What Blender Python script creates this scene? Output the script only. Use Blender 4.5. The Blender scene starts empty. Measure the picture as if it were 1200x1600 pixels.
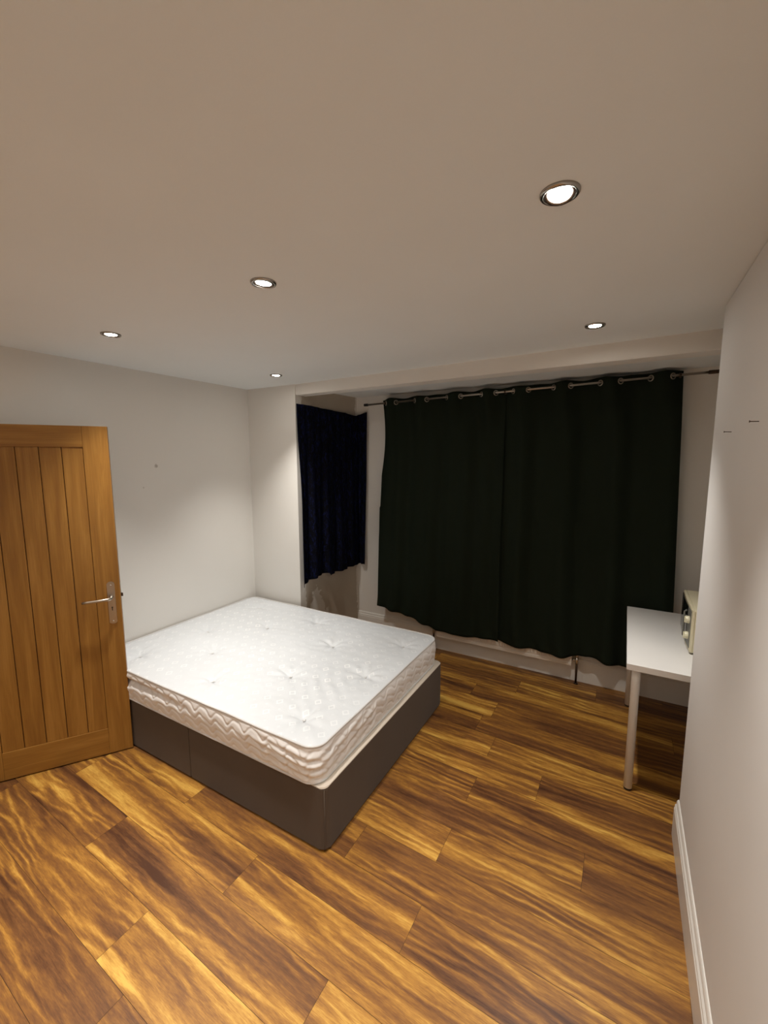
import bpy, bmesh, math, random
from mathutils import Vector, Matrix, noise

random.seed(7)
C = bpy.context.scene.collection
sc = bpy.context.scene
PI = math.pi

# ------------------------------------------------------------------ camera
YAW, PITCH, ROLL, FPX, CH = .5189, -.1256, -.0027, 663.65, 1.8056
fwd = Vector((-math.sin(YAW)*math.cos(PITCH), math.cos(YAW)*math.cos(PITCH), math.sin(PITCH)))
r0 = Vector((math.cos(YAW), math.sin(YAW), 0)); u0 = r0.cross(fwd)
rt = math.cos(ROLL)*r0 + math.sin(ROLL)*u0; up = -math.sin(ROLL)*r0 + math.cos(ROLL)*u0
cam = bpy.data.objects.new('camera', bpy.data.cameras.new('camera')); C.objects.link(cam)
m = Matrix((rt, up, -fwd)).transposed().to_4x4(); m.translation = (0, 0, CH)
cam.matrix_world = m
cam.data.sensor_fit = 'HORIZONTAL'; cam.data.sensor_width = 36
cam.data.lens = FPX/1200*36; cam.data.clip_start = .02
sc.camera = cam

# ------------------------------------------------------------------ world, exposure
w = bpy.data.worlds.new('world'); sc.world = w; w.use_nodes = True
w.node_tree.nodes['Background'].inputs[0].default_value = (.5, .5, .55, 1)
w.node_tree.nodes['Background'].inputs[1].default_value = .02
vs = sc.view_settings
sc.display_settings.display_device = 'sRGB'
vs.view_transform = 'Standard'; vs.look = 'None'; vs.gamma = 1; vs.use_curve_mapping = False
vs.exposure = 1.30
SPOT_W = 36.0          # power of each downlight
SPOT_ANGLE = 87       # degrees
SPOT_BLEND = 1.0
LAMP_COL = (1.0, .955, .89)
LENS_EMIT = 60.0

# ------------------------------------------------------------------ room numbers
H = 2.424; XL = -3.0255; XR = .3081; YR = 2.2895; YB = 2.814; XP = -2.4657; YW = 3.6288
XA = .67; YBACK = -1.7

# ------------------------------------------------------------------ materials
def mat(name, col=(.8, .8, .8), rough=.6, metal=0, spec=.5, **kw):
    M = bpy.data.materials.new(name); M.use_nodes = True
    b = M.node_tree.nodes['Principled BSDF']
    b.inputs['Base Color'].default_value = (*col, 1); b.inputs['Roughness'].default_value = rough
    b.inputs['Metallic'].default_value = metal; b.inputs['Specular IOR Level'].default_value = spec
    for k, v in kw.items(): b.inputs[k.replace('_', ' ')].default_value = v
    return M
class NT:
    def __init__(s, M): s.t = M.node_tree; s.b = s.t.nodes['Principled BSDF']
    def n(s, typ, **kw):
        x = s.t.nodes.new(typ)
        for k, v in kw.items(): setattr(x, k, v)
        return x
    def l(s, a, b): s.t.links.new(a, b)
    def put(s, sock, v):
        if isinstance(v, bpy.types.NodeSocket): s.l(v, sock)
        else: sock.default_value = v
    def math(s, op, a, b=0., c=None, clamp=False):
        x = s.n('ShaderNodeMath', operation=op); x.use_clamp = clamp
        s.put(x.inputs[0], a); s.put(x.inputs[1], b)
        if c is not None: s.put(x.inputs[2], c)
        return x.outputs[0]
    def noise(s, vec, scale, detail=2, rough=.5, dist=0.):
        x = s.n('ShaderNodeTexNoise'); s.l(vec, x.inputs['Vector'])
        x.inputs['Scale'].default_value = scale; x.inputs['Detail'].default_value = detail
        x.inputs['Roughness'].default_value = rough; x.inputs['Distortion'].default_value = dist
        return x.outputs['Fac']
    def ramp(s, fac, stops):
        x = s.n('ShaderNodeValToRGB'); s.l(fac, x.inputs[0]); e = x.color_ramp.elements
        e[0].position, e[0].color = stops[0][0], (*stops[0][1], 1)
        e[1].position, e[1].color = stops[1][0], (*stops[1][1], 1)
        for p, c in stops[2:]:
            q = e.new(p); q.color = (*c, 1)
        return x.outputs[0]
    def mix(s, fac, a, b, blend='MIX'):
        x = s.n('ShaderNodeMix', data_type='RGBA', blend_type=blend)
        s.put(x.inputs[0], fac)
        s.put(x.inputs[6], a if isinstance(a, bpy.types.NodeSocket) else (*a, 1))
        s.put(x.inputs[7], b if isinstance(b, bpy.types.NodeSocket) else (*b, 1))
        return x.outputs[2]
    def mapv(s, vec, scale=(1, 1, 1), loc=(0, 0, 0)):
        x = s.n('ShaderNodeMapping'); s.l(vec, x.inputs[0])
        x.inputs['Scale'].default_value = scale; x.inputs['Location'].default_value = loc
        return x.outputs[0]
    def coord(s, which='Object'): return s.n('ShaderNodeTexCoord').outputs[which]
    def sep(s, vec):
        x = s.n('ShaderNodeSeparateXYZ'); s.l(vec, x.inputs[0]); return x.outputs
    def bump(s, h, strength=.3, dist=.002):
        x = s.n('ShaderNodeBump'); x.inputs['Strength'].default_value = strength
        x.inputs['Distance'].default_value = dist; s.l(h, x.inputs['Height'])
        s.l(x.outputs[0], s.b.inputs['Normal'])
    def col(s, c): s.l(c, s.b.inputs['Base Color'])

def paint_mat(name, col, rough=.75, spots=()):
    M = mat(name, col, rough, spec=.3); t = NT(M); o = t.coord()
    a = t.noise(o, 2.2, 3)
    c = t.mix(a, tuple(x*.97 for x in col), tuple(min(1, x*1.03) for x in col))
    for p, rad, sc_ in spots:
        v = t.n('ShaderNodeVectorMath', operation='DISTANCE'); t.l(o, v.inputs[0]); v.inputs[1].default_value = p
        f = t.math('ADD', t.math('DIVIDE', v.outputs['Value'], rad), t.math('MULTIPLY', t.noise(o, 60), .8))
        k = t.n('ShaderNodeMapRange'); t.l(f, k.inputs[0]); k.inputs[1].default_value = .9; k.inputs[2].default_value = 1.6
        k.inputs[3].default_value = sc_; k.inputs[4].default_value = 0
        c = t.mix(k.outputs[0], c, (.25, .2, .15))
    t.col(c)
    t.bump(t.noise(o, 180, 3), .12, .0012)
    return M
M_WALL = paint_mat('wall_paint', (.80, .78, .74), spots=[((XL, 1.906, 1.755), .014, .6), ((XL, 1.80, 1.60), .006, .35)])
M_WALLR = paint_mat('wall_paint_right_greyed', (.78, .77, .755))  # same paint as the other walls, greyed to stand for grazing light
M_CEIL = paint_mat('ceiling_paint', (.84, .88, .89), .85)
M_TRIM = mat('white_gloss_paint', (.80, .77, .72), .35)

def bay_mat():
    M = mat('bare_plaster_and_paint', (.7, .66, .6), .85, spec=.2); t = NT(M); o = t.coord(); x, y, z = t.sep(o)
    n1 = t.math('MULTIPLY', t.math('SUBTRACT', t.noise(o, 9, 4, .6), .5), .09)
    yy = t.math('ADD', y, n1)
    left = t.math('GREATER_THAN', yy, 2.885)
    right = t.math('LESS_THAN', yy, 3.603)
    bare = t.math('MULTIPLY', left, right)
    # white patch of torn paint near the bottom
    d = t.math('ABSOLUTE', t.math('SUBTRACT', y, 3.02))
    zt = t.math('SUBTRACT', .66, t.math('MULTIPLY', d, 2.3))
    zt = t.math('ADD', zt, t.math('ADD', n1, t.math('MULTIPLY', t.math('SUBTRACT', t.noise(o, 17, 4, .65), .5), .42)))
    patch = t.math('LESS_THAN', z, zt)
    bare2 = t.math('MULTIPLY', bare, t.math('SUBTRACT', 1., patch))
    pl = t.mix(t.noise(o, 3.5, 4), (.42, .37, .30), (.54, .48, .40))
    t.col(t.mix(bare2, (.70, .67, .62), pl))
    t.bump(t.math('ADD', t.noise(o, 120, 4), t.math('MULTIPLY', bare2, -1.5)), .4, .0015)
    return M
M_BAY = bay_mat()

def floor_mat():
    M = mat('laminate_planks', (.4, .2, .08), .4, spec=.4); t = NT(M)
    uv = t.n('ShaderNodeUVMap', uv_map='UVMap').outputs[0]
    at = t.n('ShaderNodeAttribute', attribute_name='plank').outputs['Color']
    s = t.n('ShaderNodeSeparateColor'); t.l(at, s.inputs[0]); R, G, B = s.outputs
    u, v, _ = t.sep(uv)
    cmb = t.n('ShaderNodeCombineXYZ')
    t.l(t.math('ADD', u, t.math('MULTIPLY', R, 37.)), cmb.inputs[0])
    t.l(t.math('ADD', v, t.math('MULTIPLY', G, 11.)), cmb.inputs[1])
    t.l(t.math('MULTIPLY', B, 23.), cmb.inputs[2])
    P = cmb.outputs[0]
    # wandering of the grain
    warp = t.noise(t.mapv(P, (1.1, 5, 1)), 1.0, 3, .55)
    warp2 = t.noise(t.mapv(P, (5, 16, 1)), 1.0, 3, .6)
    # broad heartwood / sapwood bands
    bands = t.noise(t.mapv(P, (.75, 8.5, 1)), 1.0, 5, .56, .55)
    # cathedral growth rings
    ph = t.math('ADD', t.math('MULTIPLY', v, 140.), t.math('ADD', t.math('MULTIPLY', warp, 36.), t.math('MULTIPLY', warp2, 7.)))
    ph = t.math('ADD', ph, t.math('MULTIPLY', G, 40.))
    rings = t.math('ADD', t.math('MULTIPLY', t.math('SINE', ph), .5), .5)
    rings = t.math('POWER', rings, 1.6)
    amt = t.noise(t.mapv(P, (1.3, 4, 1), (5, 3, 0)), 1.0, 2)
    amt = t.math('MULTIPLY', t.math('SUBTRACT', amt, .32), 1.3, clamp=True)
    streak = t.noise(t.mapv(P, (4.5, 55, 1)), 1.0, 6, .68, .5)
    fine = t.noise(t.mapv(P, (38, 330, 1)), 1.0, 3, .65)
    val = t.math('ADD', bands, t.math('MULTIPLY', t.math('MULTIPLY', t.math('SUBTRACT', rings, .5), amt), .36))
    val = t.math('ADD', val, t.math('MULTIPLY', t.math('SUBTRACT', streak, .5), .42))
    val = t.math('ADD', val, t.math('MULTIPLY', t.math('SUBTRACT', fine, .5), .24))
    val = t.math('ADD', val, t.math('MULTIPLY', t.math('SUBTRACT', B, .5), .09))
    c = t.ramp(val, [(.26, (.070, .026, .011)), (.40, (.160, .066, .021)), (.50, (.255, .110, .024)),
                     (.60, (.42, .200, .036)), (.76, (.69, .41, .085))])
    # hairline joints
    e = t.n('ShaderNodeAttribute', attribute_name='edge').outputs['Fac']
    c = t.mix(t.math('MULTIPLY', e, .0), c, (.05, .02, .01))
    t.col(c)
    rg = t.math('ADD', .33, t.math('MULTIPLY', streak, .14)); t.l(rg, t.b.inputs['Roughness'])
    t.bump(t.math('ADD', streak, rings), .12, .0006)
    return M
M_FLOOR = floor_mat()
M_GAP = mat('dark_gap', (.04, .018, .008), .8)

def oak_mat():
    M = mat('oak_veneer', (.4, .2, .08), .38, spec=.45); t = NT(M); o = t.coord()
    g = t.noise(t.mapv(o, (24, 24, 1.6)), 1.0, 4, .6, .6)
    f = t.noise(t.mapv(o, (220, 220, 5)), 1.0, 3, .6)
    v = t.math('ADD', g, t.math('MULTIPLY', t.math('SUBTRACT', f, .5), .35))
    t.col(t.ramp(v, [(.25, (.215, .092, .016)), (.5, (.285, .132, .024)), (.75, (.38, .190, .042))]))
    t.bump(f, .15, .0005)
    return M
M_OAK = oak_mat()
def oak_h():
    M = M_OAK.copy(); M.name = 'oak_veneer_rail'
    for n in M.node_tree.nodes:
        if n.type == 'MAPPING':
            s = n.inputs['Scale'].default_value
            n.inputs['Scale'].default_value = (s[2], s[2], s[0])
    return M
M_OAKH = oak_h()
M_GROOVE = mat('oak_groove', (.07, .022, .005), .6)
M_STEEL = mat('brushed_nickel', (.46, .41, .35), .33, 1)
M_CHROME = mat('chrome', (.75, .73, .70), .12, 1)
M_DARK = mat('black_plastic', (.012, .012, .012), .45)
M_DARKMETAL = mat('dark_bronze_metal', (.07, .045, .03), .4, .8)
def fabric(name, c1, c2, rough=.9, scale=400, sheen=.0, tint=(1, 1, 1)):
    M = mat(name, c1, rough, spec=.15); t = NT(M); o = t.coord()
    t.col(t.mix(t.noise(o, 6, 4, .6), c1, c2))
    t.b.inputs['Sheen Weight'].default_value = sheen; t.b.inputs['Sheen Tint'].default_value = (*tint, 1)
    t.b.inputs['Sheen Roughness'].default_value = .4
    t.bump(t.noise(o, scale, 2), .25, .0008)
    return M
M_DIVAN = fabric('grey_brown_divan_cloth', (.092, .068, .050), (.108, .081, .061), sheen=.15)
M_CREAM = fabric('cream_ticking', (.62, .55, .46), (.68, .60, .51))
M_GREEN = fabric('dark_green_blackout_cloth', (.0090, .0140, .0080), (.0115, .0175, .010), .85, 500, .012, (.5, .8, .5))
def velvet():
    M = mat('navy_crushed_velvet', (.003, .004, .016), .8, spec=.1); t = NT(M); o = t.coord()
    n = t.noise(t.mapv(o, (60, 60, 22)), 1.0, 4, .7, 1.2)
    k = t.ramp(n, [(.49, (.0007, .0009, .0022)), (.70, (.008, .013, .070))])  # crushed-pile highlights put into the colour as blue blotches
    t.col(k)
    t.b.inputs['Sheen Weight'].default_value = .08; t.b.inputs['Sheen Roughness'].default_value = .3
    t.l(t.ramp(n, [(.40, (.0, .0, .01)), (.7, (.10, .15, .55))]), t.b.inputs['Sheen Tint'])
    t.bump(n, .5, .003)
    return M
M_VELVET = velvet()
def tick_top():
    M = mat('mattress_damask', (.80, .81, .81), .42, spec=.45); t = NT(M)
    uv = t.n('ShaderNodeUVMap', uv_map='UVMap').outputs[0]
    o = t.mapv(uv, (1, 1, 1)); o.node.inputs['Rotation'].default_value = (0, 0, math.radians(0))
    u, v, _ = t.sep(o)
    def cell(du, dv):
        a = t.math('SUBTRACT', t.math('FRACT', t.math('ADD', t.math('MULTIPLY', u, 1/.089), du)), .5)
        b = t.math('SUBTRACT', t.math('FRACT', t.math('ADD', t.math('MULTIPLY', v, 1/.100), dv)), .5)
        return t.math('ADD', t.math('ABSOLUTE', a), t.math('ABSOLUTE', b))
    q1 = t.math('LESS_THAN', t.math('ABSOLUTE', t.math('SUBTRACT', cell(.5, .5), .205)), .055)
    q3 = t.math('LESS_THAN', cell(0, 0), .10)
    q = t.math('MAXIMUM', q1, t.math('MULTIPLY', q3, .45))
    fade = t.noise(uv, 2.3, 2)
    q = t.math('MULTIPLY', q, t.math('MULTIPLY', t.math('SUBTRACT', fade, .28), 2.2, clamp=True))
    t.col(t.mix(q, (.69, .715, .74), (.88, .895, .905)))  # woven squares, their satin sheen painted in as a paler tone
    t.l(t.math('SUBTRACT', .46, t.math('MULTIPLY', q, .2)), t.b.inputs['Roughness'])
    wr = t.noise(uv, 9, 4, .6, .8)
    t.bump(t.math('ADD', t.math('MULTIPLY', wr, 1.2), t.math('MULTIPLY', q, .25)), .35, .006)
    return M
M_TOP = tick_top()
M_SIDE = fabric('mattress_border_cloth', (.84, .82, .80), (.88, .86, .84), .6, 500)
M_PIPE = mat('mattress_piping', (.66, .65, .64), .5)  # greyed so the thin shadow line along the piping is in its colour
M_WHITE = mat('white_laminate', (.83, .81, .78), .35)
M_WLEG = mat('white_powder_coat', (.90, .89, .87), .35)
M_RAD = mat('radiator_enamel', (.78, .72, .64), .3)
M_MW = mat('cream_enamel', (.70, .64, .45), .35)
M_KNOB = mat('ivory_plastic', (.80, .76, .55), .35)
M_MWGLASS = mat('black_glass', (.006, .006, .006), .08)
M_MWGREY = mat('grey_panel', (.16, .16, .14), .4)
M_BEZEL = mat('satin_chrome_bezel', (.42, .40, .37), .25, 1)
M_EMIT = mat('led_lens', (1, 1, 1), .5)
M_EMIT.node_tree.nodes['Principled BSDF'].inputs['Emission Color'].default_value = (1.0, .95, .86, 1)
M_EMIT.node_tree.nodes['Principled BSDF'].inputs['Emission Strength'].default_value = LENS_EMIT
M_NIGHT = mat('night_glass', (.004, .005, .008), .05)

# ------------------------------------------------------------------ mesh helpers
def obj(name, bm, M, parent=None, smooth=False, kind=None, loc=None, **props):
    me = bpy.data.meshes.new(name); bmesh.ops.recalc_face_normals(bm, faces=bm.faces[:]) if not props.pop('keep', False) else None
    bm.to_mesh(me); bm.free()
    for x in (M if isinstance(M, (list, tuple)) else [M]): me.materials.append(x)
    o = bpy.data.objects.new(name, me); C.objects.link(o)
    if smooth: me.polygons.foreach_set('use_smooth', [True]*len(me.polygons))
    if parent: o.parent = parent
    if loc: o.location = loc
    if kind: o['kind'] = kind
    for k, v in props.items(): o[k] = v
    return o
def thing(name, label, cat, loc=(0, 0, 0), rotz=0, group=None, kind=None):
    o = bpy.data.objects.new(name, None); C.objects.link(o); o.empty_display_size = .05
    o.location = loc; o.rotation_euler = (0, 0, rotz); o['label'] = label; o['category'] = cat
    if group: o['group'] = group
    if kind: o['kind'] = kind
    return o
def box(bm, x0, x1, y0, y1, z0, z1, bev=0, seg=2, M=0):
    vs_ = [bm.verts.new(p) for p in [(x0, y0, z0), (x1, y0, z0), (x1, y1, z0), (x0, y1, z0), (x0, y0, z1), (x1, y0, z1), (x1, y1, z1), (x0, y1, z1)]]
    fs = [bm.faces.new([vs_[i] for i in q]) for q in [(3, 2, 1, 0), (4, 5, 6, 7), (0, 1, 5, 4), (1, 2, 6, 5), (2, 3, 7, 6), (3, 0, 4, 7)]]
    for f in fs: f.material_index = M
    if bev:
        es = list({e for f in fs for e in f.edges})
        bmesh.ops.bevel(bm, geom=es, offset=bev, segments=seg, affect='EDGES', profile=.5)
    return bm
def prism(bm, pts, z0, z1, M=0):      # pts: xy polygon
    a = [bm.verts.new((x, y, z0)) for x, y in pts]; b = [bm.verts.new((x, y, z1)) for x, y in pts]
    n = len(pts); fs = [bm.faces.new(a[::-1]), bm.faces.new(b)]
    for i in range(n): fs.append(bm.faces.new([a[i], a[(i+1) % n], b[(i+1) % n], b[i]]))
    for f in fs: f.material_index = M
    return fs
def extrude_profile(bm, prof, p0, p1, nrm):   # prof: (out, z) list; runs from p0 to p1 (xy), nrm = outward xy
    A = []
    for p in (p0, p1):
        A.append([bm.verts.new((p[0]+nrm[0]*a, p[1]+nrm[1]*a, z)) for a, z in prof])
    n = len(prof)
    for i in range(n): bm.faces.new([A[0][i], A[0][(i+1) % n], A[1][(i+1) % n], A[1][i]])
    bm.faces.new(A[0]); bm.faces.new(A[1][::-1])
def tube(bm, pts, r, seg=12, cap=True):
    pts = [Vector(p) for p in pts]; rings = []
    rr = r if isinstance(r, (list, tuple)) else [r]*len(pts)
    for i, p in enumerate(pts):
        d = (pts[min(i+1, len(pts)-1)]-pts[max(i-1, 0)]).normalized()
        a = d.orthogonal().normalized() if i == 0 else (prev - d*prev.dot(d)).normalized()
        prev = a; b = d.cross(a)
        rings.append([bm.verts.new(p + rr[i]*(math.cos(2*PI*k/seg)*a + math.sin(2*PI*k/seg)*b)) for k in range(seg)])
    for i in range(len(rings)-1):
        for k in range(seg): bm.faces.new([rings[i][k], rings[i][(k+1) % seg], rings[i+1][(k+1) % seg], rings[i+1][k]])
    if cap: bm.faces.new(rings[0][::-1]); bm.faces.new(rings[-1])
    return bm
def lathe(bm, prof, center=(0, 0, 0), seg=32, axis='z', closed=False):   # prof (r, h)
    c = Vector(center); rings = []
    for r, h in prof:
        ring = []
        for k in range(seg):
            a = 2*PI*k/seg; x, y = r*math.cos(a), r*math.sin(a)
            v = {'z': (x, y, h), 'x': (h, x, y), 'y': (y, h, x)}[axis]
            ring.append(bm.verts.new(c+Vector(v)))
        rings.append(ring)
    R = range(len(rings)) if closed else range(len(rings)-1)
    for i in R:
        j = (i+1) % len(rings)
        for k in range(seg): bm.faces.new([rings[i][k], rings[i][(k+1) % seg], rings[j][(k+1) % seg], rings[j][k]])
    if not closed:
        bm.faces.new(rings[0][::-1]); bm.faces.new(rings[-1])
    return bm
def NB(): return bmesh.new()
def interp(x, tab):
    if x <= tab[0][0]: return tab[0][1]
    for (a, b), (c, d) in zip(tab, tab[1:]):
        if x <= c:
            t = (x-a)/(c-a); t = t*t*(3-2*t); return b+(d-b)*t
    return tab[-1][1]

# ------------------------------------------------------------------ room shell
T = .12
# floor of individual planks in one mesh
bm = NB(); uvl = bm.loops.layers.uv.new('UVMap'); cl = bm.loops.layers.float_color.new('plank')
box(bm, XL-.3, XA+.1, YBACK-.1, YW+.1, -.06, -.0035, M=1)
TH = math.radians(-2.0); ct, st = math.cos(TH), math.sin(TH); WD = .1985; LN = 1.305; OFF = .576
known = {-1: -1.38, 0: -1.57, 1: -.80, 2: -1.366, 3: -.622, 4: -1.016, 5: -.645, 6: -.065, 7: -.64, 8: -.32, 9: -.642, 13: -.65, 14: -.106}
poly = [(XL-.25, YBACK), (XA, YBACK), (XA, YW), (XL-.25, YW)]
g = .0006
for k in range(-13, 17):
    base = known.get(k, random.uniform(0, LN))
    for j in range(-5, 5):
        a0 = base + j*LN; a1 = a0 + LN; b0 = OFF + k*WD; b1 = b0 + WD
        if a1 < XL-.4 or a0 > XA+.3: continue
        q = [(a0+g, b0+g), (a1-g, b0+g), (a1-g, b1-g), (a0+g, b1-g)]
        # clip ends to the room
        xa, xb = max(q[0][0], XL-.25), min(q[1][0], XA+.05)
        if xb-xa < .01: continue
        q = [(xa, b0+g), (xb, b0+g), (xb, b1-g), (xa, b1-g)]
        W = [(x, y + (-.0349)*(x)) for x, y in q]
        if max(p[1] for p in W) < YBACK or min(p[1] for p in W) > YW+.08: continue
        f = bm.faces.new([bm.verts.new((x, y, 0)) for x, y in W])
        cc = (random.random(), random.random(), random.random(), 1)
        for lp, (x, y) in zip(f.loops, q):
            lp[uvl].uv = (x-a0, y-b0); lp[cl] = cc
        # little side walls into the joint
floor = obj('floor', bm, [M_FLOOR, M_GAP], kind='structure')

# left wall with the doorway the leaf hangs in
DY0, DY1, DH = -.04, .775, 2.0
bm = NB()
box(bm, XL-T, XL, YBACK, DY0, 0, H); box(bm, XL-T, XL, DY1, YB+T, 0, H); box(bm, XL-T, XL, DY0, DY1, DH, H)
obj('wall_left', bm, M_WALL, kind='structure')
bm = NB(); box(bm, XL, XP, YB, YW+T, 0, H); obj('wall_pier', bm, M_WALL, kind='structure')
bm = NB(); prism(bm, [(XP-.02, YB+.004), (XP, YB+.004), (-2.384, YW), (XP-.02, YW)], 0, H); obj('wall_bay_side', bm, M_BAY, kind='structure')
bm = NB(); box(bm, XP, XA+T, YW, YW+T, 0, H); obj('wall_back', bm, M_WALL, kind='structure')
bm = NB(); box(bm, XR, XA+T, YBACK, YR, 0, H, bev=.006); obj('wall_right', bm, M_WALLR, kind='structure')
bm = NB(); box(bm, XA, XA+T, YR, YW+T, 0, H); obj('wall_alcove', bm, M_WALL, kind='structure')
bm = NB(); box(bm, XL-1.3, XA+T, YBACK-T, YBACK, 0, H); obj('wall_rear', bm, M_WALL, kind='structure')
bm = NB(); box(bm, XL-1.3, XL-1.2, YBACK, 1.6, 0, H); box(bm, XL-1.2, XL-T, 1.5, 1.6, 0, H); box(bm, XL-1.2, XL-T, YBACK, 1.5, -.05, -.002); box(bm, XL-1.3, XL-T, YBACK, 1.6, H, H+.1)
obj('wall_hallway', bm, M_WALL, kind='structure')
# ceiling, with the slightly lower bay ceiling and the boxed beam across
bm = NB(); box(bm, XL-T, XA+T, YBACK-T, 2.83, H, H+.1)
prism(bm, [(XP-.6, 2.83), (XA+T, 2.83), (XA+T, YW+T), (XP-.6, YW+T)], 2.405, H+.1)
obj('ceiling', bm, M_CEIL, kind='structure')
bm = NB()
a = [(XP+.0, 2.822), (XA, 2.662), (XA, 2.80), (XP, 2.94)]
lo = [2.337, 2.326, 2.326, 2.337]
vb = [bm.verts.new((x, y, z)) for (x, y), z in zip(a, lo)]; vt = [bm.verts.new((x, y, H)) for x, y in a]
bm.faces.new(vb[::-1]); bm.faces.new(vt)
for i in range(4): bm.faces.new([vb[i], vb[(i+1) % 4], vt[(i+1) % 4], vt[i]])
es = [e for e in bm.edges if set(e.verts) <= set(vb)]
bmesh.ops.bevel(bm, geom=es, offset=.004, segments=2, affect='EDGES')
obj('trim_1', bm, M_WALL, kind='structure')

# skirting boards
def skirt(h, t=.018):
    return [(0, 0), (t, 0), (t, h-.045), (t-.003, h-.040), (t-.003, h-.030), (t-.009, h-.022), (t-.009, h-.012), (t-.012, h-.004), (t-.015, h), (0, h)]
def skirting(name, p0, p1, nrm, h):
    bm = NB(); extrude_profile(bm, skirt(h), p0, p1, nrm); obj(name, bm, M_TRIM, kind='structure')
skirting('baseboard_right', (XR, YBACK), (XR, YR), (-1, 0), .187)
skirting('baseboard_back', (-2.384, YW), (XA, YW), (0, -1), .215)
skirting('baseboard_left', (XL, DY1+.08), (XL, YB), (1, 0), .187)
skirting('baseboard_pier', (XL, YB), (XP, YB), (0, -1), .187)
skirting('baseboard_alcove', (XA, YR), (XA, YW), (-1, 0), .187)
skirting('baseboard_rear', (XL, YBACK), (XR, YBACK), (0, 1), .187)
# door lining and architrave
bm = NB()
box(bm, XL-T, XL+.002, DY0, DY0+.03, 0, DH); box(bm, XL-T, XL-.045, DY1-.03, DY1, 0, DH); box(bm, XL-T, XL+.002, DY0, DY1, DH-.012, DH)
box(bm, XL, XL+.015, DY0-.06, DY0+.005, 0, DH+.06, .004); box(bm, XL, XL+.015, DY1+.002, DY1+.062, 0, DH+.06, .004); box(bm, XL, XL+.015, DY0, DY1, DH, DH+.06, .004)
obj('trim_2', bm, M_TRIM, kind='structure')

# ------------------------------------------------------------------ downlights
def downlight(x, y, label, tilt=(0, 0), grp='recessed ceiling downlights', power=SPOT_W):
    t = thing('downlight', label, 'ceiling light', (x, y, H), 0, grp)
    bm = NB()
    lathe(bm, [(.0455, 0), (.0455, -.003), (.043, -.0065), (.039, -.0075), (.0365, -.006), (.0355, -.002), (.0355, 0)], seg=40)
    obj('bezel', bm, M_BEZEL, t, smooth=True)
    bm = NB()
    tx, ty = tilt
    n0 = len(bm.verts)
    lathe(bm, [(.0352, -.0035), (.034, -.0060), (.0295, -.0045), (.0265, -.003), (.0265, -.0022), (.0352, -.0022)], seg=40, closed=True)
    bmesh.ops.rotate(bm, verts=bm.verts[:], cent=(0, 0, -.003), matrix=Matrix.Rotation(tx, 3, 'X') @ Matrix.Rotation(ty, 3, 'Y'))
    obj('gimbal', bm, M_DARKMETAL, t, smooth=True)
    bm = NB(); lathe(bm, [(.0262, -.0025), (.0262, -.0035), (.018, -.0052), (.006, -.0060), (.0005, -.0061)], seg=32)
    bmesh.ops.rotate(bm, verts=bm.verts[:], cent=(0, 0, -.003), matrix=Matrix.Rotation(tx, 3, 'X') @ Matrix.Rotation(ty, 3, 'Y'))
    obj('bulb', bm, M_EMIT, t, smooth=True)
    L = bpy.data.lights.new('bulb_light', 'SPOT'); L.energy = power; L.color = LAMP_COL
    L.spot_size = math.radians(SPOT_ANGLE); L.spot_blend = SPOT_BLEND; L.shadow_soft_size = .025
    lo_ = bpy.data.objects.new('bulb_light', L); C.objects.link(lo_); lo_.parent = t; lo_.location = (0, 0, -.012)
    lo_.rotation_euler = (tx, ty, 0)
    return t
LP = [(-.177, 1.147, 'large near ceiling downlight, closest to the right wall and the camera', (-.20, .0)),
      (-1.158, 1.172, 'round ceiling downlight over the foot of the bed, middle of the front row', (0, .08)),
      (-2.278, 1.247, 'round ceiling downlight near the left wall above the open door', (0, 0)),
      (-2.319, 2.442, 'small ceiling downlight in the far left corner by the pier', (0, 0)),
      (-.173, 2.309, 'ceiling downlight just in front of the beam above the green curtains', (0, 0))]
for x, y, lb, ti in LP: downlight(x, y, lb, ti)
for x, y, lb in [(-.17, -.03, 'downlight behind the viewer beside the right wall'), (-1.15, 0, 'downlight behind the viewer in mid room'), (-2.28, .03, 'downlight behind the viewer by the doorway'),
                 (-.17, -1.15, 'added rear downlight by the right wall, out of view'), (-2.28, -1.15, 'added rear downlight by the left wall, out of view')]:  # rear pair is unseen, added to bounce light off the rear wall
    downlight(x, y, lb)

# ------------------------------------------------------------------ oak door leaf
EX, EY, DA = -2.596, 1.357, .5911
dw = .748; dt = .040
droot = thing('door_1', 'open oak door leaf with vertical boards and nickel lever handle', 'door',
              (EX-dw*math.sin(DA), EY-dw*math.cos(DA), .008), math.atan2(math.cos(DA), math.sin(DA)), kind='structure')
# local x runs hinge -> free edge, local -y faces the camera (right normal)
Z1 = 1.982
XF = dw
sl = .122
bm = NB(); box(bm, XF-sl, XF, 0, dt, 0, Z1, .0015); obj('stile', bm, M_OAK, droot)
bm = NB(); box(bm, 0, sl, 0, dt, 0, Z1, .0015); obj('stile', bm, M_OAK, droot)
bm = NB(); box(bm, sl+.0004, XF-sl-.0004, 0, dt, Z1-.117, Z1, .0012); obj('rail', bm, M_OAKH, droot)
bm = NB(); box(bm, sl+.0004, XF-sl-.0004, 0, dt, 0, .162, .0012); obj('rail', bm, M_OAKH, droot)
nb = 5; bw = (dw-2*sl)/nb
for i in range(nb):
    bm = NB(); x0 = sl+i*bw; box(bm, x0+.0016, x0+bw-.0016, .006, dt-.006, .160, Z1-.115, .003, 2)
    obj('board', bm, M_OAK, droot)
bm = NB(); box(bm, sl, XF-sl, .013, dt-.013, .15, Z1-.10); obj('panel_core', bm, M_GROOVE, droot)
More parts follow.
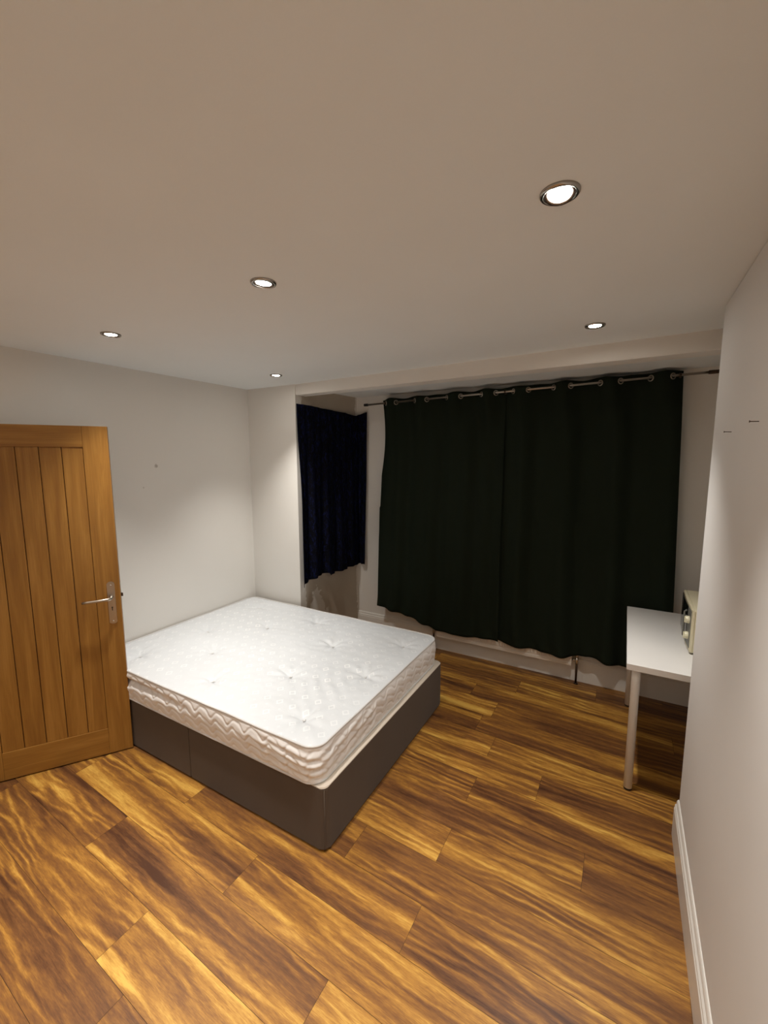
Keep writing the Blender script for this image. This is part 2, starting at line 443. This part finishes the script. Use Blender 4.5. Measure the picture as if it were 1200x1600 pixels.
# handle plates, both faces
for side, s in ((0, -1), (1, 1)):
    yf = 0 if side == 0 else dt
    hx = XF-.046
    bm = NB()
    P_ = []
    w2, za, zb_ = .0195, .822, 1.078
    for k in range(13): a = PI*k/12; P_.append((hx + w2*math.cos(a), zb_-.016 + .016*math.sin(a)))
    for k in range(13): a = PI + PI*k/12; P_.append((hx + w2*math.cos(a), za+.010 + .010*math.sin(a)))
    A = [bm.verts.new((x, yf, z)) for x, z in P_]; B_ = [bm.verts.new((x, yf+s*.0075, z)) for x, z in P_]
    bm.faces.new(A); tf = bm.faces.new(B_)
    for i in range(len(P_)): bm.faces.new([A[i], A[(i+1) % len(P_)], B_[(i+1) % len(P_)], B_[i]])
    bmesh.ops.bevel(bm, geom=tf.edges[:], offset=.0015, segments=2, affect='EDGES')
    pl_ = obj('handle_plate', bm, M_STEEL, droot, smooth=False)
    for z in (1.058, .838):
        bm = NB(); lathe(bm, [(.0045, 0), (.0042, s*.0015), (.002, s*.0024), (.0002, s*.0026)], (hx, yf+s*.0072, z), 16, 'y')
        obj('screw', bm, M_CHROME, pl_, smooth=True)
    bm = NB()
    lathe(bm, [(.0042, 0), (.0042, s*.0007)], (hx, yf+s*.0073, .922), 16, 'y'); box(bm, hx-.0022, hx+.0022, min(yf+s*.0073, yf+s*.0081), max(yf+s*.0073, yf+s*.0081), .903, .921)
    obj('keyhole', bm, M_DARK, pl_)
    bm = NB()
    lathe(bm, [(.0105, 0), (.0105, s*.004), (.009, s*.006), (.0085, s*.040)], (hx, yf+s*.007, .985), 20, 'y')
    pts = [(hx, yf+s*.040, .985), (hx-.004, yf+s*.050, .985), (hx-.016, yf+s*.056, .9845), (hx-.06, yf+s*.057, .983), (hx-.115, yf+s*.056, .982), (hx-.138, yf+s*.055, .982)]
    tube(bm, pts, [.009, .009, .0088, .0082, .0078, .0070], 16)
    obj('lever', bm, M_STEEL, droot, smooth=True)
bm = NB(); box(bm, XF-.0005, XF+.0015, .008, dt-.008, .90, 1.06, .0004); fp = obj('latch_plate', bm, M_STEEL, droot)
bm = NB(); vsx = [(XF, .013, .978), (XF+.012, .013, .978), (XF, .027, .978)]
a = [bm.verts.new(p) for p in vsx]; b = [bm.verts.new((p[0], p[1], p[2]+.02)) for p in vsx]
bm.faces.new(a[::-1]); bm.faces.new(b)
for i in range(3): bm.faces.new([a[i], a[(i+1) % 3], b[(i+1) % 3], b[i]])
obj('latch_bolt', bm, M_DARKMETAL, fp)
for z in (.22, 1.0, 1.75):
    bm = NB(); lathe(bm, [(.006, -.045), (.006, .045)], (.0, dt+.004, z), 12, 'z'); obj('hinge', bm, M_STEEL, droot, smooth=True)

# ------------------------------------------------------------------ divan base
BX0, BX1, BY0, BY1, BZ = XL+.024, -1.0958, 1.3717, 2.7716, .322
base = thing('divan_base', 'grey-brown fabric divan bed base in two halves under the white mattress', 'bed base', (BX0, BY0, 0))
mid = (BX0+BX1)/2 - BX0 + .0
Lx = BX1-BX0; Ly = BY1-BY0
def rounded(x0, x1, y0, y1, rs, n=6):     # corner radii order: (x0y0, x1y0, x1y1, x0y1)
    out = []
    for (cx, cy, a0), r in zip([(x0, y0, PI), (x1, y0, 1.5*PI), (x1, y1, 0), (x0, y1, .5*PI)], rs):
        sx = 1 if cx == x0 else -1; sy = 1 if cy == y0 else -1
        for k in range(n+1):
            a = a0 + .5*PI*k/n
            out.append((cx+sx*r + r*math.cos(a), cy+sy*r + r*math.sin(a)))
    return out
seam = Lx-.955
for (xa, xb, rs) in ((0, seam-.0015, (.03, .004, .004, .03)), (seam+.0015, Lx, (.004, .035, .035, .004))):
    bm = NB(); fs = prism(bm, rounded(xa, xb, 0, Ly, rs), .012, BZ)
    bmesh.ops.bevel(bm, geom=[e for e in bm.edges if abs(e.verts[0].co.z-e.verts[1].co.z) < 1e-5], offset=.005, segments=3, affect='EDGES')
    half = obj('base_half', bm, M_DIVAN, base)
    bm = NB(); prism(bm, rounded(xa+.001, xb-.001, .001, Ly-.001, rs), BZ-.001, BZ+.004)
    bmesh.ops.bevel(bm, geom=[e for e in bm.edges if e.verts[0].co.z > BZ and e.verts[1].co.z > BZ], offset=.003, segments=2, affect='EDGES')
    obj('platform_cloth', bm, M_CREAM, half, label='cream ticking on top of the base')
    # sewn corner and edge seams
    if xb == Lx:
        for yc, sy in ((.010, -1), (Ly-.010, 1)):
            bm = NB(); tube(bm, [(Lx-.0095, yc, .016), (Lx-.0095+.0005, yc, .17), (Lx-.0095, yc, BZ-.004)], .0022, 8)
            obj('corner_seam', bm, M_DIVAN, half, smooth=True)
    for fx in (xa+.09, xb-.09):
        for fy in (.09, Ly-.09):
            bm = NB(); lathe(bm, [(.022, 0), (.024, .003), (.020, .014)], (fx, fy, 0), 16); obj('glide', bm, M_DARK, half)
# ------------------------------------------------------------------ mattress
MX0, MX1, MY0, MY1 = XL+.022, -1.132, BY0-.008, BY1-.012
MZ0, MZ1 = BZ+.006, .520
mx, my = (MX0+MX1)/2, (MY0+MY1)/2
mroot = thing('mattress', 'white tufted double mattress with quilted border lying bare on the divan base', 'mattress', (mx, my, MZ0))
A2, B2 = (MX1-MX0)/2, (MY1-MY0)/2
MH = MZ1-MZ0
R = .075
def perim(n):
    segs = []
    pts = []
    Ls = [2*(A2-R), PI*R/2, 2*(B2-R), PI*R/2]*2
    tot = sum(Ls)
    for i in range(n):
        s = tot*i/n; k = 0
        while s > Ls[k]: s -= Ls[k]; k += 1
        if k == 0: p = (-A2+R+s, -B2); nn = (0, -1)
        elif k == 2: p = (A2, -B2+R+s); nn = (1, 0)
        elif k == 4: p = (A2-R-s, B2); nn = (0, 1)
        elif k == 6: p = (-A2, B2-R-s); nn = (-1, 0)
        else:
            cx, cy, a0 = {1: (A2-R, -B2+R, -PI/2), 3: (A2-R, B2-R, 0), 5: (-A2+R, B2-R, PI/2), 7: (-A2+R, -B2+R, PI)}[k]
            a = a0 + s/R; p = (cx+R*math.cos(a), cy+R*math.sin(a)); nn = (math.cos(a), math.sin(a))
        pts.append((p, nn, tot*i/n))
    return pts, tot
tufts = []
for (tx_, ty_) in [(-2.742, 2.583), (-2.084, 2.561), (-1.717, 2.280), (-1.288, 2.521), (-2.705, 2.02), (-2.051, 1.552), (-1.688, 1.816),
                   (-1.295, 2.038), (-2.35, 2.29), (-1.336, 1.524), (-2.37, 1.80), (-2.75, 1.53)]:
    tufts.append((tx_-mx, ty_-my))
def top_z(x, y):
    ex, ey = A2-abs(x), B2-abs(y)
    e = max(0, min(ex, ey))
    z = -.010 + .014*(1-math.exp(-e/.06))
    for tx_, ty_ in tufts:
        d = math.hypot(x-tx_, y-ty_)
        if d < .3:
            z -= .017*math.exp(-(d/.04)**2) + .009*math.exp(-(d/.13)**2)
            a = math.atan2(y-ty_, x-tx_)
            z += .0036*math.sin(a*7+tx_*9)*math.exp(-((d-.07)/.05)**2)
            # drawn creases left and right of each tuft
            z -= .006*math.exp(-((y-ty_+.15*(x-tx_))/.016)**2)*math.exp(-(abs(x-tx_)/.10)**2)
    f = min(1, e/.04)
    z += f*.0035*noise.noise(Vector((x*5, y*9, 1.7))) + f*.0022*noise.noise(Vector((x*16, y*22, 4.2)))
    # long pull wrinkles near the front foot corner
    q = Vector((x-.62, y+.28)).length
    z += f*.003*math.sin((x*.75+y*.66)*75+3*noise.noise(Vector((x*4, y*4, 0))))*math.exp(-(q/.17)**2)
    return z
NXg, NYg = 210, 156
bm = NB(); uvl = bm.loops.layers.uv.new('UVMap'); G_ = []
for j in range(NYg+1):
    y = -B2 + 2*B2*j/NYg; ay = abs(y)-(B2-R)
    wdt = A2 - (R-math.sqrt(max(0, R*R-ay*ay)) if ay > 0 else 0)
    G_.append([bm.verts.new((wdt*(2*i/NXg-1), y, MH + top_z(wdt*(2*i/NXg-1), y))) for i in range(NXg+1)])
for j in range(NYg):
    for i in range(NXg):
        f = bm.faces.new([G_[j][i], G_[j][i+1], G_[j+1][i+1], G_[j+1][i]])
        for lp in f.loops: lp[uvl].uv = (lp.vert.co.x, lp.vert.co.y)
obj('quilted_top', bm, M_TOP, mroot, smooth=True, keep=True)
# border
pts, tot = perim(1300); NV = 44
bm = NB(); rows = []
LAM = tot/round(tot/.125); SPC = .046
for (p, nn, s) in pts:
    col_ = []
    px_, py_ = p
    for k in range(NV+1):
        v = k/NV; z = v*(MH-.010)
        bulge = .014*math.sin(PI*min(1, v*1.02))**.6 + .006*math.sin(PI*v*2)*(-1)*.5
        # quilting lines
        dmin = 1
        for q in range(-1, 4):
            for (ph, am) in ((0, .0165),):
                zl = .012 + q*SPC + am*math.sin(2*PI*s/LAM + (0 if q % 2 else .5)) + .005*math.sin(2*PI*s/LAM*2+1)
                sl_ = am*2*PI/LAM*math.cos(2*PI*s/LAM)
                dmin = min(dmin, abs(z-zl)/math.sqrt(1+sl_*sl_))
        quilt = .0052*(1-math.exp(-(dmin/.0055)**2))*(1 if (nn[1] < -.7) else .7)
        edge = math.sin(PI*v)**.35 if 0 < v < 1 else 0
        o_ = bulge + (quilt-.0045)*edge + .004*noise.noise(Vector((px_*6, py_*6, z*12)))*edge
        # sagging crease along the front side near the head end
        if nn[1] < -.5:
            kx = max(0, min(1, (.10-px_)/.55))
            o_ -= .034*kx*math.exp(-((z-.118)/.021)**2)
            kx2 = max(0, min(1, (px_-.45)/.3)); o_ += .004*kx2*math.sin(z*150+px_*14)*edge
        if nn[0] > .5 and py_ < -.2: o_ += .003*math.sin(z*120-py_*22)*edge
        col_.append(bm.verts.new((px_+nn[0]*o_, py_+nn[1]*o_, z)))
    rows.append(col_)
n = len(rows)
for i in range(n):
    for k in range(NV): bm.faces.new([rows[i][k], rows[(i+1) % n][k], rows[(i+1) % n][k+1], rows[i][k+1]])
bm.faces.new([r[0] for r in rows][::-1])
obj('border', bm, M_SIDE, mroot, smooth=True, keep=True)
for z, nm in ((MH-.009, 'top_piping'), (.004, 'bottom_piping')):
    bm = NB(); P2, _ = perim(420); ring = []
    rad = .0052
    for (p, nn, s) in P2:
        wob = .0015*noise.noise(Vector((p[0]*7, p[1]*7, z)))
        zc = z + .003*noise.noise(Vector((p[0]*4, p[1]*4, 9)))*(1 if z > .1 else .2)
        rr_ = [bm.verts.new((p[0]+nn[0]*(.002+wob+rad*math.cos(a)), p[1]+nn[1]*(.002+wob+rad*math.cos(a)), zc+rad*math.sin(a))) for a in [2*PI*q/10 for q in range(10)]]
        ring.append(rr_)
    for i in range(len(ring)):
        j = (i+1) % len(ring)
        for q in range(10): bm.faces.new([ring[i][q], ring[j][q], ring[j][(q+1) % 10], ring[i][(q+1) % 10]])
    obj(nm, bm, M_PIPE, mroot, smooth=True)
for tx_, ty_ in tufts:
    bm = NB(); z0 = MH+top_z(tx_, ty_)
    for k in range(9):
        a = 2*PI*k/9 + tx_; l = .010+.004*math.sin(k*2.3)
        tube(bm, [(tx_, ty_, z0+.003), (tx_+.6*l*math.cos(a), ty_+.6*l*math.sin(a), z0+.007), (tx_+l*math.cos(a), ty_+l*math.sin(a), z0+.005)], [.0022, .0018, .001], 6)
    obj('tuft', bm, M_PIPE, mroot, smooth=True)

# ------------------------------------------------------------------ radiator under the window
RX0, RX1, RZ0, RZ1 = -1.462, -.297, .150, .75
rad = thing('radiator', 'cream white panel radiator under the window, mostly hidden by the green curtains', 'radiator', ((RX0+RX1)/2, YW-.036, 0))
cx = (RX0+RX1)/2; hw = (RX1-RX0)/2
bm = NB(); box(bm, -hw, hw, -.052, -.040, RZ0, RZ1, .004)
ng = 34
for i in range(ng):
    x = -hw+.03+(2*hw-.06)*(i+.5)/ng
    box(bm, x-.010, x+.010, -.057, -.050, RZ0+.04, RZ1-.04, .003, 1)
box(bm, -hw, hw, -.055, -.030, RZ0, RZ0+.03, .005); box(bm, -hw, hw, -.055, -.030, RZ1-.03, RZ1, .005)
obj('panel', bm, M_RAD, rad)
bm = NB(); box(bm, -hw, hw, -.03, .015, RZ1-.006, RZ1+.004, .002); obj('top_grille', bm, M_RAD, rad)
bm = NB(); box(bm, -hw+.1, -hw+.14, -.04, .034, RZ0+.1, RZ1-.1); obj('wall_bracket', bm, M_RAD, rad)
bm = NB(); box(bm, hw-.14, hw-.1, -.04, .034, RZ0+.1, RZ1-.1); obj('wall_bracket', bm, M_RAD, rad)
for sx in (-1, 1):
    bm = NB(); x = sx*(hw+.036); zc = .197
    tube(bm, [(sx*hw, -.03, zc), (sx*(hw+.026), -.03, zc)], .009, 12)
    tube(bm, [(x, -.03, zc-.03), (x, -.03, zc+.03)], [.012, .012], 14)
    tube(bm, [(x, -.03, zc+.03), (x, -.03, zc+.06)], [.016, .014], 14)
    vv = obj('valve', bm, M_CHROME if sx > 0 else M_STEEL, rad, smooth=True)
    bm = NB(); tube(bm, [(x, -.03, 0), (x, -.03, zc-.02)], .0078, 12); lathe(bm, [(.018, 0), (.018, .004), (.009, .008)], (x, -.03, 0), 16)
    obj('pipe', bm, M_DARKMETAL, rad, smooth=True)

# ------------------------------------------------------------------ curtain pole
YRD = 3.522
def rz(x): return 2.3165 + (x+1.9)*.0165
pole = thing('curtain_pole', 'slim metal curtain pole carrying the green eyelet curtains', 'curtain pole', (0, YRD, 0))
bm = NB(); tube(bm, [(-2.19, 0, rz(-2.19)), (.44, 0, rz(.44))], .0085, 16); obj('rod', bm, M_STEEL, pole, smooth=True)
bm = NB(); tube(bm, [(-2.225, 0, rz(-2.2)), (-2.185, 0, rz(-2.2))], [.0125, .0125], 16); obj('end_cap', bm, M_DARK, pole, smooth=True)
bm = NB(); tube(bm, [(.42, 0, rz(.44)), (.50, 0, rz(.44))], [.0125, .0125], 16); obj('end_cap', bm, M_DARKMETAL, pole, smooth=True)
for x in (-1.99, -.89, .27):
    bm = NB(); z = rz(x); box(bm, x-.008, x+.008, .012, YW-YRD-.004, z-.016, z-.008); box(bm, x-.012, x+.012, YW-YRD-.004, YW-YRD, z-.04, z+.02, .001)
    lathe(bm, [(.0125, -.006), (.0125, .006), (.0095, .006), (.0095, -.006)], (x, 0, z), 16, 'x', closed=True)
    obj('bracket', bm, M_DARKMETAL, pole)

# ------------------------------------------------------------------ green curtains
HEM = [(-2.085, .353), (-1.90, .333), (-1.735, .305), (-1.547, .259), (-1.437, .222), (-1.2, .226), (-.90, .248), (-.70, .232), (-.36, .229), (-.176, .270), (-.05, .255), (.066, .242), (.16, .262), (.4, .33)]
def curtain(label, eyes, xt0, xt1, xb0, xb1, seed, front_first):
    t = thing('curtain', label, 'curtain', ((xt0+xt1)/2, YRD, 0), 0, 'dark green eyelet curtains')
    ox = (xt0+xt1)/2
    # control points of the fold at the top: rod crossings
    xs = [xt0] + eyes + [xt1]
    def fold_top(x):
        k = 0
        while k < len(eyes) and x > eyes[k]: k += 1
        a, b = (eyes[k-1] if k else eyes[0]-.13), (eyes[k] if k < len(eyes) else eyes[-1]+.13)
        sgn = -1 if (k % 2 == front_first) else 1
        return sgn*.036*math.sin(PI*max(0, min(1, (x-a)/(b-a))))
    NX, NZ = 260, 110
    bm = NB(); G = []
    for j in range(NZ+1):
        w_ = j/NZ; row = []
        for i in range(NX+1):
            s = i/NX; xt = xt0+(xt1-xt0)*s; xb = xb0+(xb1-xb0)*s
            zt = rz(xt)+.034 + .004*math.cos(2*PI*(xt*4.7)); zb2 = interp(xb, HEM)
            zz = zt+(zb2-zt)*w_
            x = xt+(xb-xt)*w_
            # edge sways
            if seed == 1: x += .030*math.exp(-(s/.05))*math.sin(PI*min(1, w_/.35))
            d = min(1, w_/.22); d = d*d*(3-2*d)
            soft = .017*math.sin(2*PI*(s*3.6+.15*seed)) + .010*math.sin(2*PI*s*7.3+seed*2+w_*1.1) + .012*noise.noise(Vector((s*5, w_*1.6, seed*3)))
            yy = fold_top(xt)*(1-d) + (soft + fold_top(xt)*.25)*d
            yy -= .024*max(0, min(1, (w_-.35)/.3))   # pushed out by radiator and sill
            yy += .012*math.exp(-((w_-1)/.03)**2)*math.sin(x*40)
            if w_ > .5: yy = min(yy, .004)
            row.append(bm.verts.new((x-ox, yy, zz)))
        G.append(row)
    for j in range(NZ):
        for i in range(NX): bm.faces.new([G[j][i], G[j][i+1], G[j+1][i+1], G[j+1][i]])
    o = obj('curtain_cloth', bm, M_GREEN, t, smooth=True)
    sm = o.modifiers.new('thick', 'SOLIDIFY'); sm.thickness = .0018
    bm = NB(); prev = None
    for ex in eyes:
        k = (fold_top(ex+.004)-fold_top(ex-.004))/.008
        ang = math.atan(k)*1.0
        bm = NB()
        lathe(bm, [(.0150, -.0022), (.0168, -.0035), (.0205, -.0032), (.0222, -.001), (.0222, .001), (.0205, .0032), (.0168, .0035), (.0150, .0022)], (0, 0, 0), 32, 'y', closed=True)
        bmesh.ops.rotate(bm, verts=bm.verts[:], cent=(0, 0, 0), matrix=Matrix.Rotation(ang, 3, 'Z'))
        obj('eyelet', bm, M_STEEL, t, smooth=True, loc=(ex-ox, -.003, rz(ex)-.003))
    return t
curtain('dark green eyelet curtain, left panel nearer the blue curtain', [-1.985, -1.879, -1.691, -1.572, -1.387, -1.26, -1.084, -.962],
        -2.035, -.884, -2.088, -.874, 1, 1)
curtain('dark green eyelet curtain, right panel hanging behind the desk', [-.825, -.708, -.525, -.404, -.208, -.079, .101, .229],
        -.892, .288, -.888, .352, 2, 1)

# ------------------------------------------------------------------ navy curtain over the side window
nv = thing('velvet_curtain', 'navy blue crushed velvet curtain pinned over the narrow bay side window', 'curtain', (-2.40, 3.2, 0))
path = [(-2.452, 2.795), (-2.372, 3.575), (-2.350, 3.600), (-2.235, 3.600)]
Ls = [0]
for a, b in zip(path, path[1:]): Ls.append(Ls[-1]+math.hypot(b[0]-a[0], b[1]-a[1]))
def onpath(s):
    s = max(0, min(Ls[-1]-1e-6, s)); k = 0
    while s > Ls[k+1]: k += 1
    t = (s-Ls[k])/(Ls[k+1]-Ls[k]); a, b = path[k], path[k+1]
    dx, dy = b[0]-a[0], b[1]-a[1]; l = math.hypot(dx, dy)
    return a[0]+dx*t, a[1]+dy*t, (dy/l, -dx/l)
TOPZ = [(0, 2.262), (.12, 2.262), (.35, 2.250), (.60, 2.238), (.79, 2.222), (.83, 2.232), (.93, 2.252)]
BOTZ = [(0, .675), (.06, .695), (.12, .715), (.22, .728), (.34, .735), (.37, .705), (.48, .712), (.62, .716), (.75, .722), (.80, .728), (.93, .735)]
bm = NB(); G = []; NX, NZ = 190, 90
for j in range(NZ+1):
    w_ = j/NZ; row = []
    for i in range(NX+1):
        s = Ls[-1]*i/NX
        s2 = s + .012*w_*math.exp(-(s/.1)) + .012*math.sin(PI*w_)*math.exp(-(s/.08))
        if s > .8: s2 -= (.035*w_)*min(1, (s-.8)/.1)
        x, y, nn = onpath(s2)
        A_ = (.004+.014*w_)
        off = .012 + A_*math.sin(s*34+1.5*math.sin(w_*2)) + A_*.6*math.sin(s*71+2) + .010*noise.noise(Vector((s*6, w_*3, 2)))
        zt = interp(s, TOPZ); zb2 = interp(s, BOTZ)
        row.append(bm.verts.new((x+nn[0]*off+2.40, y+nn[1]*off-3.2, zt+(zb2-zt)*w_)))
    G.append(row)
for j in range(NZ):
    for i in range(NX): bm.faces.new([G[j][i], G[j][i+1], G[j+1][i+1], G[j+1][i]])
o = obj('curtain_cloth', bm, M_VELVET, nv, smooth=True)
sm = o.modifiers.new('thick', 'SOLIDIFY'); sm.thickness = .002

# ------------------------------------------------------------------ desk
TX, TY0, TY1 = .0574, 2.4644, 3.4666
desk = thing('desk', 'white laminate desk on round legs standing in the alcove behind the right wall', 'desk', (TX, TY0, 0))
bm = NB(); box(bm, 0, .60, 0, 1.0, .701, .735, .0015, 2); obj('desktop', bm, M_WHITE, desk)
for x, y in ((.047, .047), (.047, .953), (.553, .047), (.553, .953)):
    bm = NB(); lathe(bm, [(.021, .012), (.021, .60), (.0215, .605), (.0215, .701)], (x, y, 0), 28)
    lg = obj('leg', bm, M_WLEG, desk, smooth=False)
    lg.data.polygons.foreach_set('use_smooth', [len(p.vertices) == 4 for p in lg.data.polygons])
    bm = NB(); lathe(bm, [(.0195, 0), (.0205, .003), (.0205, .013)], (x, y, 0), 28); obj('foot', bm, M_DARK, lg)

# ------------------------------------------------------------------ microwave
MWX, MWY = .352, 2.745
mw = thing('microwave', 'cream microwave oven with two round knobs standing on the white desk', 'microwave', (MWX, MWY, .735))
# local: front faces -x ; width along y 0..0.43 ; depth along +x .29
bm = NB(); box(bm, .012, .29, 0, .43, .010, .250, .006, 3); obj('casing', bm, M_MW, mw)
bm = NB()
prof = [(.012, 0), (.004, .002), (.0, .012), (-.004, .14), (-.005, .215), (-.004, .29), (.0, .418), (.004, .428), (.012, .43)]
fs = prism(bm, prof, .010, .250)
bmesh.ops.bevel(bm, geom=[e for e in bm.edges if abs(e.verts[0].co.z-e.verts[1].co.z) < 1e-5], offset=.003, segments=2, affect='EDGES')
obj('front_frame', bm, M_MW, mw)
def front_x(y): 
    pts_ = [(0.002, .004), (.012, 0), (.14, -.004), (.215, -.005), (.29, -.004), (.418, 0)]
    return interp(y, pts_)
def slab(y0, y1, z0, z1, t):
    bm = NB(); n_ = 10; A = []
    for i in range(n_+1):
        y = y0+(y1-y0)*i/n_; x = front_x(y)
        A.append([bm.verts.new(p) for p in ((x-t, y, z0), (x-t, y, z1), (x+.001, y, z1), (x+.001, y, z0))])
    for i in range(n_):
        for k in range(4): bm.faces.new([A[i][k], A[i][(k+1) % 4], A[i+1][(k+1) % 4], A[i+1][k]])
    bm.faces.new(A[0][::-1]); bm.faces.new(A[-1])
    return bm
dr = obj('door', slab(.125, .415, .028, .236, .004), M_MWGLASS, mw)
bm = NB(); tube(bm, [(-.009, .135, .05), (-.020, .135, .06), (-.020, .135, .20), (-.009, .135, .21)], .005, 10); obj('door_handle', bm, M_MWGREY, dr, smooth=True)
pn = obj('control_panel', slab(.022, .118, .028, .236, .003), M_MWGREY, mw)
for z in (.175, .085):
    bm = NB(); lathe(bm, [(.021, 0), (.0205, -.010), (.019, -.017), (.012, -.020), (.0005, -.021)], (-.003, .068, z), 28, 'x')
    box(bm, -.026, -.018, .066, .070, z-.018, z+.018, .001)
    obj('knob', bm, M_KNOB, pn, smooth=False)
for x in (.03, .26):
    for y in (.025, .405):
        bm = NB(); lathe(bm, [(.012, 0), (.013, .003), (.013, .012)], (x, y, 0), 16); obj('foot', bm, M_DARK, mw)

# ------------------------------------------------------------------ nails in the right wall
for (y, z, lb) in ((1.914, 1.894, 'bare nail sticking out of the right wall, lower one nearer the curtains'),
                   (1.554, 1.904, 'bare nail sticking out of the right wall, higher one nearer the camera')):
    bm = NB(); tube(bm, [(XR+.01, 0, 0), (XR-.020, 0, .001)], .0013, 8); tube(bm, [(XR-.020, 0, .001), (XR-.0215, 0, .001)], .0032, 10)
    for v in bm.verts: v.co.x -= XR
    n_ = obj('nail', bm, M_DARKMETAL, None, loc=(XR, y, z)); n_['label'] = lb; n_['category'] = 'nail'; n_['group'] = 'nails in the right wall'
